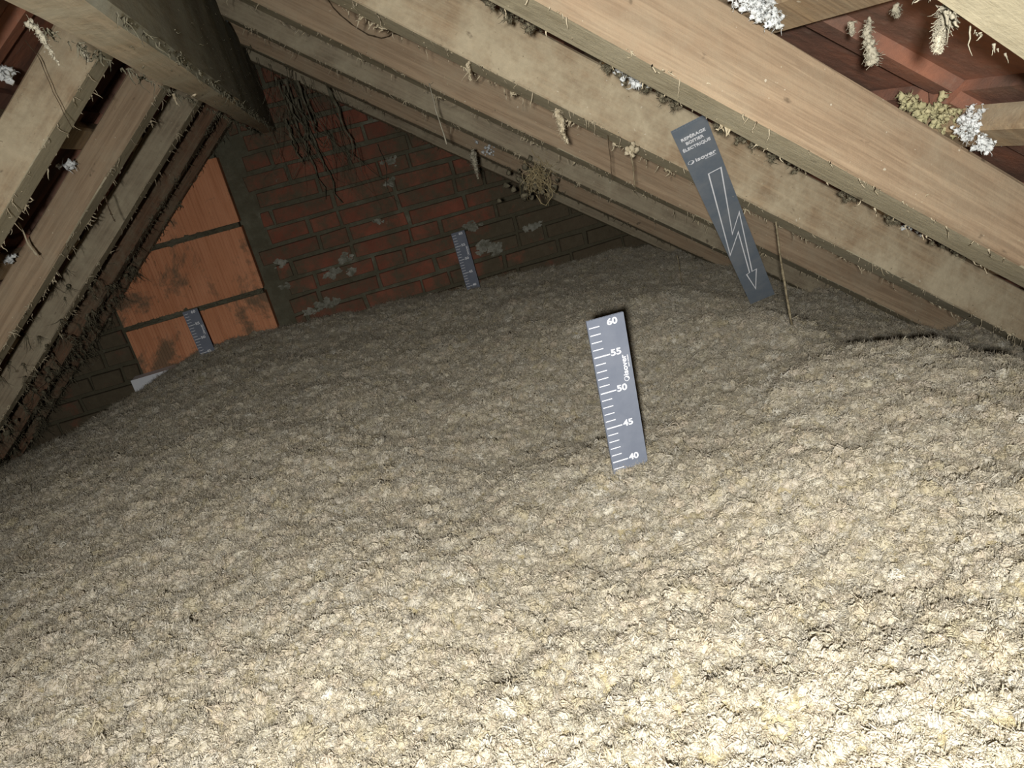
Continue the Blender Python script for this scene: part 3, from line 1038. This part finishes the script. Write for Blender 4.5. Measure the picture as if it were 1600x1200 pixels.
# cobwebs hanging between the ridge board and the gable
cw = empty('cobweb_curtain', at(445, 150, 2.7))
tag(cw, 'ragged curtain of grey cobwebs hanging where the ridge board meets the gable', 'cobweb', kind='stuff')
mb = MB()
for i in range(120):
    px = random.gauss(468, 42); py = random.uniform(100, 215) + (px - 440) * .45
    y = random.uniform(2.35, 2.85)
    L = random.uniform(.04, .26)
    strand(mb, at(px, py, y), (random.gauss(.05, .22), random.gauss(0, .15), -1), L, random.uniform(.0004, .0014), 9, .35, 3)
for i in range(14):                            # broad dusty sheets
    px = random.gauss(462, 24); py = random.uniform(120, 200); y = random.uniform(2.5, 2.86)
    p = Vector(at(px, py, y)); L = random.uniform(.10, .30); wd = random.uniform(.002, .007)
    V, F = [], []
    for k in range(9):
        f = k / 8
        q = p + Vector((f * L * random.gauss(.08, .04), random.gauss(0, .004), -f * L))
        g = wd * (1 - .75 * f) * random.uniform(.55, 1.2)
        V += [q + Vector((-g, 0, 0)), q + Vector((0, .006, 0)), q + Vector((g, 0, 0))]
    for k in range(8):
        F += [(k * 3, k * 3 + 1, k * 3 + 4, k * 3 + 3), (k * 3 + 1, k * 3 + 2, k * 3 + 5, k * 3 + 4)]
    mb.add(V, F)
o = rel('web_strands', mb.V, mb.F, M['cobweb'], parent=cw, smooth=True)
tag(o, kind='stuff')


def clump(name, label, spots, r, m, n, cat='debris', y=None, kind='stuff', rough=.7):
    mb = MB()
    for i in range(n):
        px, py, yy, s = random.choice(spots)
        c = at(px + random.gauss(0, s), py + random.gauss(0, s * .8), yy + random.gauss(0, .006))
        k = r * random.uniform(.5, 1.3)
        soft = m in ('fluff_dark', 'fluff')
        blob(mb, c, k * (.7 if soft else .85), 1 if soft else 2, rough + .3)
        for q in range(9 if soft else 2):
            strand(mb, c + np.array([random.gauss(0, 1), random.gauss(0, 1), random.gauss(0, 1)]) * k * .35, (random.gauss(0, 1), random.gauss(0, 1), random.gauss(-.2, 1)), k * random.uniform(1.0, 2.2), k * .15, 4, .9, 3)
    o = rel(name, mb.V, mb.F, M[m], smooth=True)
    return tag(o, label, cat, kind=kind)


clump('white_debris', 'clot of white granules on the batten at the top edge above the pine rafter', [(1182, 2, .70, 13), (1194, 12, .70, 12), (1206, 32, .70, 6), (1170, -6, .70, 11), (1205, 8, .69, 10)], .0036, 'white_fluff', 260)
clump('white_debris', 'clot of white granules on the lower batten against the pine rafter', [(1525, 185, .69, 9), (1540, 200, .69, 12), (1538, 224, .69, 7), (1515, 203, .69, 10), (1556, 205, .69, 8)], .0034, 'white_fluff', 280)
clump('white_debris', 'small white lump above the lower batten near the picture edge', [(1582, 140, .70, 5), (1590, 145, .70, 4)], .0055, 'white_fluff', 14)
clump('white_debris', 'white fluff caught in the slot between the clean and the tan rafter', [(985, 118, .93, 8), (1000, 128, .92, 6)], .0040, 'white_fluff', 60)
clump('olive_debris', 'olive lumps of old filling piled on the pine rafter below the tiles', [(1422, 160, .74, 6), (1440, 178, .74, 8), (1470, 165, .73, 10), (1490, 195, .73, 10), (1505, 178, .72, 8), (1462, 190, .74, 7)], .0045, 'olive_fluff', 170)
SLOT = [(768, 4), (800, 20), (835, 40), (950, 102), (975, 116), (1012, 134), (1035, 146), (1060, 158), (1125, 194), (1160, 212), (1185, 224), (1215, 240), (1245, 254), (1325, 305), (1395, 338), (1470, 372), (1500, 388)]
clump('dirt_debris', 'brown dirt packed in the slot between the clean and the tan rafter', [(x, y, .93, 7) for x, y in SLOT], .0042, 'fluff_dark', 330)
clump('white_debris', 'chalky white smear on the tan rafter near the picture edge', [(1430, 352, 1.13, 8), (1445, 362, 1.13, 7)], .0042, 'white_fluff', 34)
clump('white_debris', 'pale scrap on the orange brown rafter left of the straw tuft', [(760, 231, 2.38, 7), (768, 232, 2.38, 6)], .0055, 'white_fluff', 18)
clump('white_debris', 'white lump in the gap beside the clean reddish rafter', [(103, 258, 1.55, 5), (12, 405, 1.55, 7), (8, 112, 1.15, 5)], .0062, 'white_fluff', 30)
mb = MB()
for i in range(260):
    e_, y_ = random.uniform(.55, 1.45), random.uniform(1.95, 2.88)
    p = EL * e_ + np.array([0, y_, 0]) + NL * (HL + random.choice((-.004, -.004, .02, .05)))
    k = random.uniform(.006, .016)
    if random.random() < .4: blob(mb, p, k * .7, 1, 1.0)
    for q in range(9):
        strand(mb, p, (random.gauss(0, .5), random.gauss(0, .3), -1), k * random.uniform(1, 4), k * .07, 6, .45, 3)
tag(rel('dirt_debris', mb.V, mb.F, M['fluff_dark'], smooth=True), 'dark dirt and torn webs clinging to the sooty rafters beside the white box', 'debris', kind='stuff')
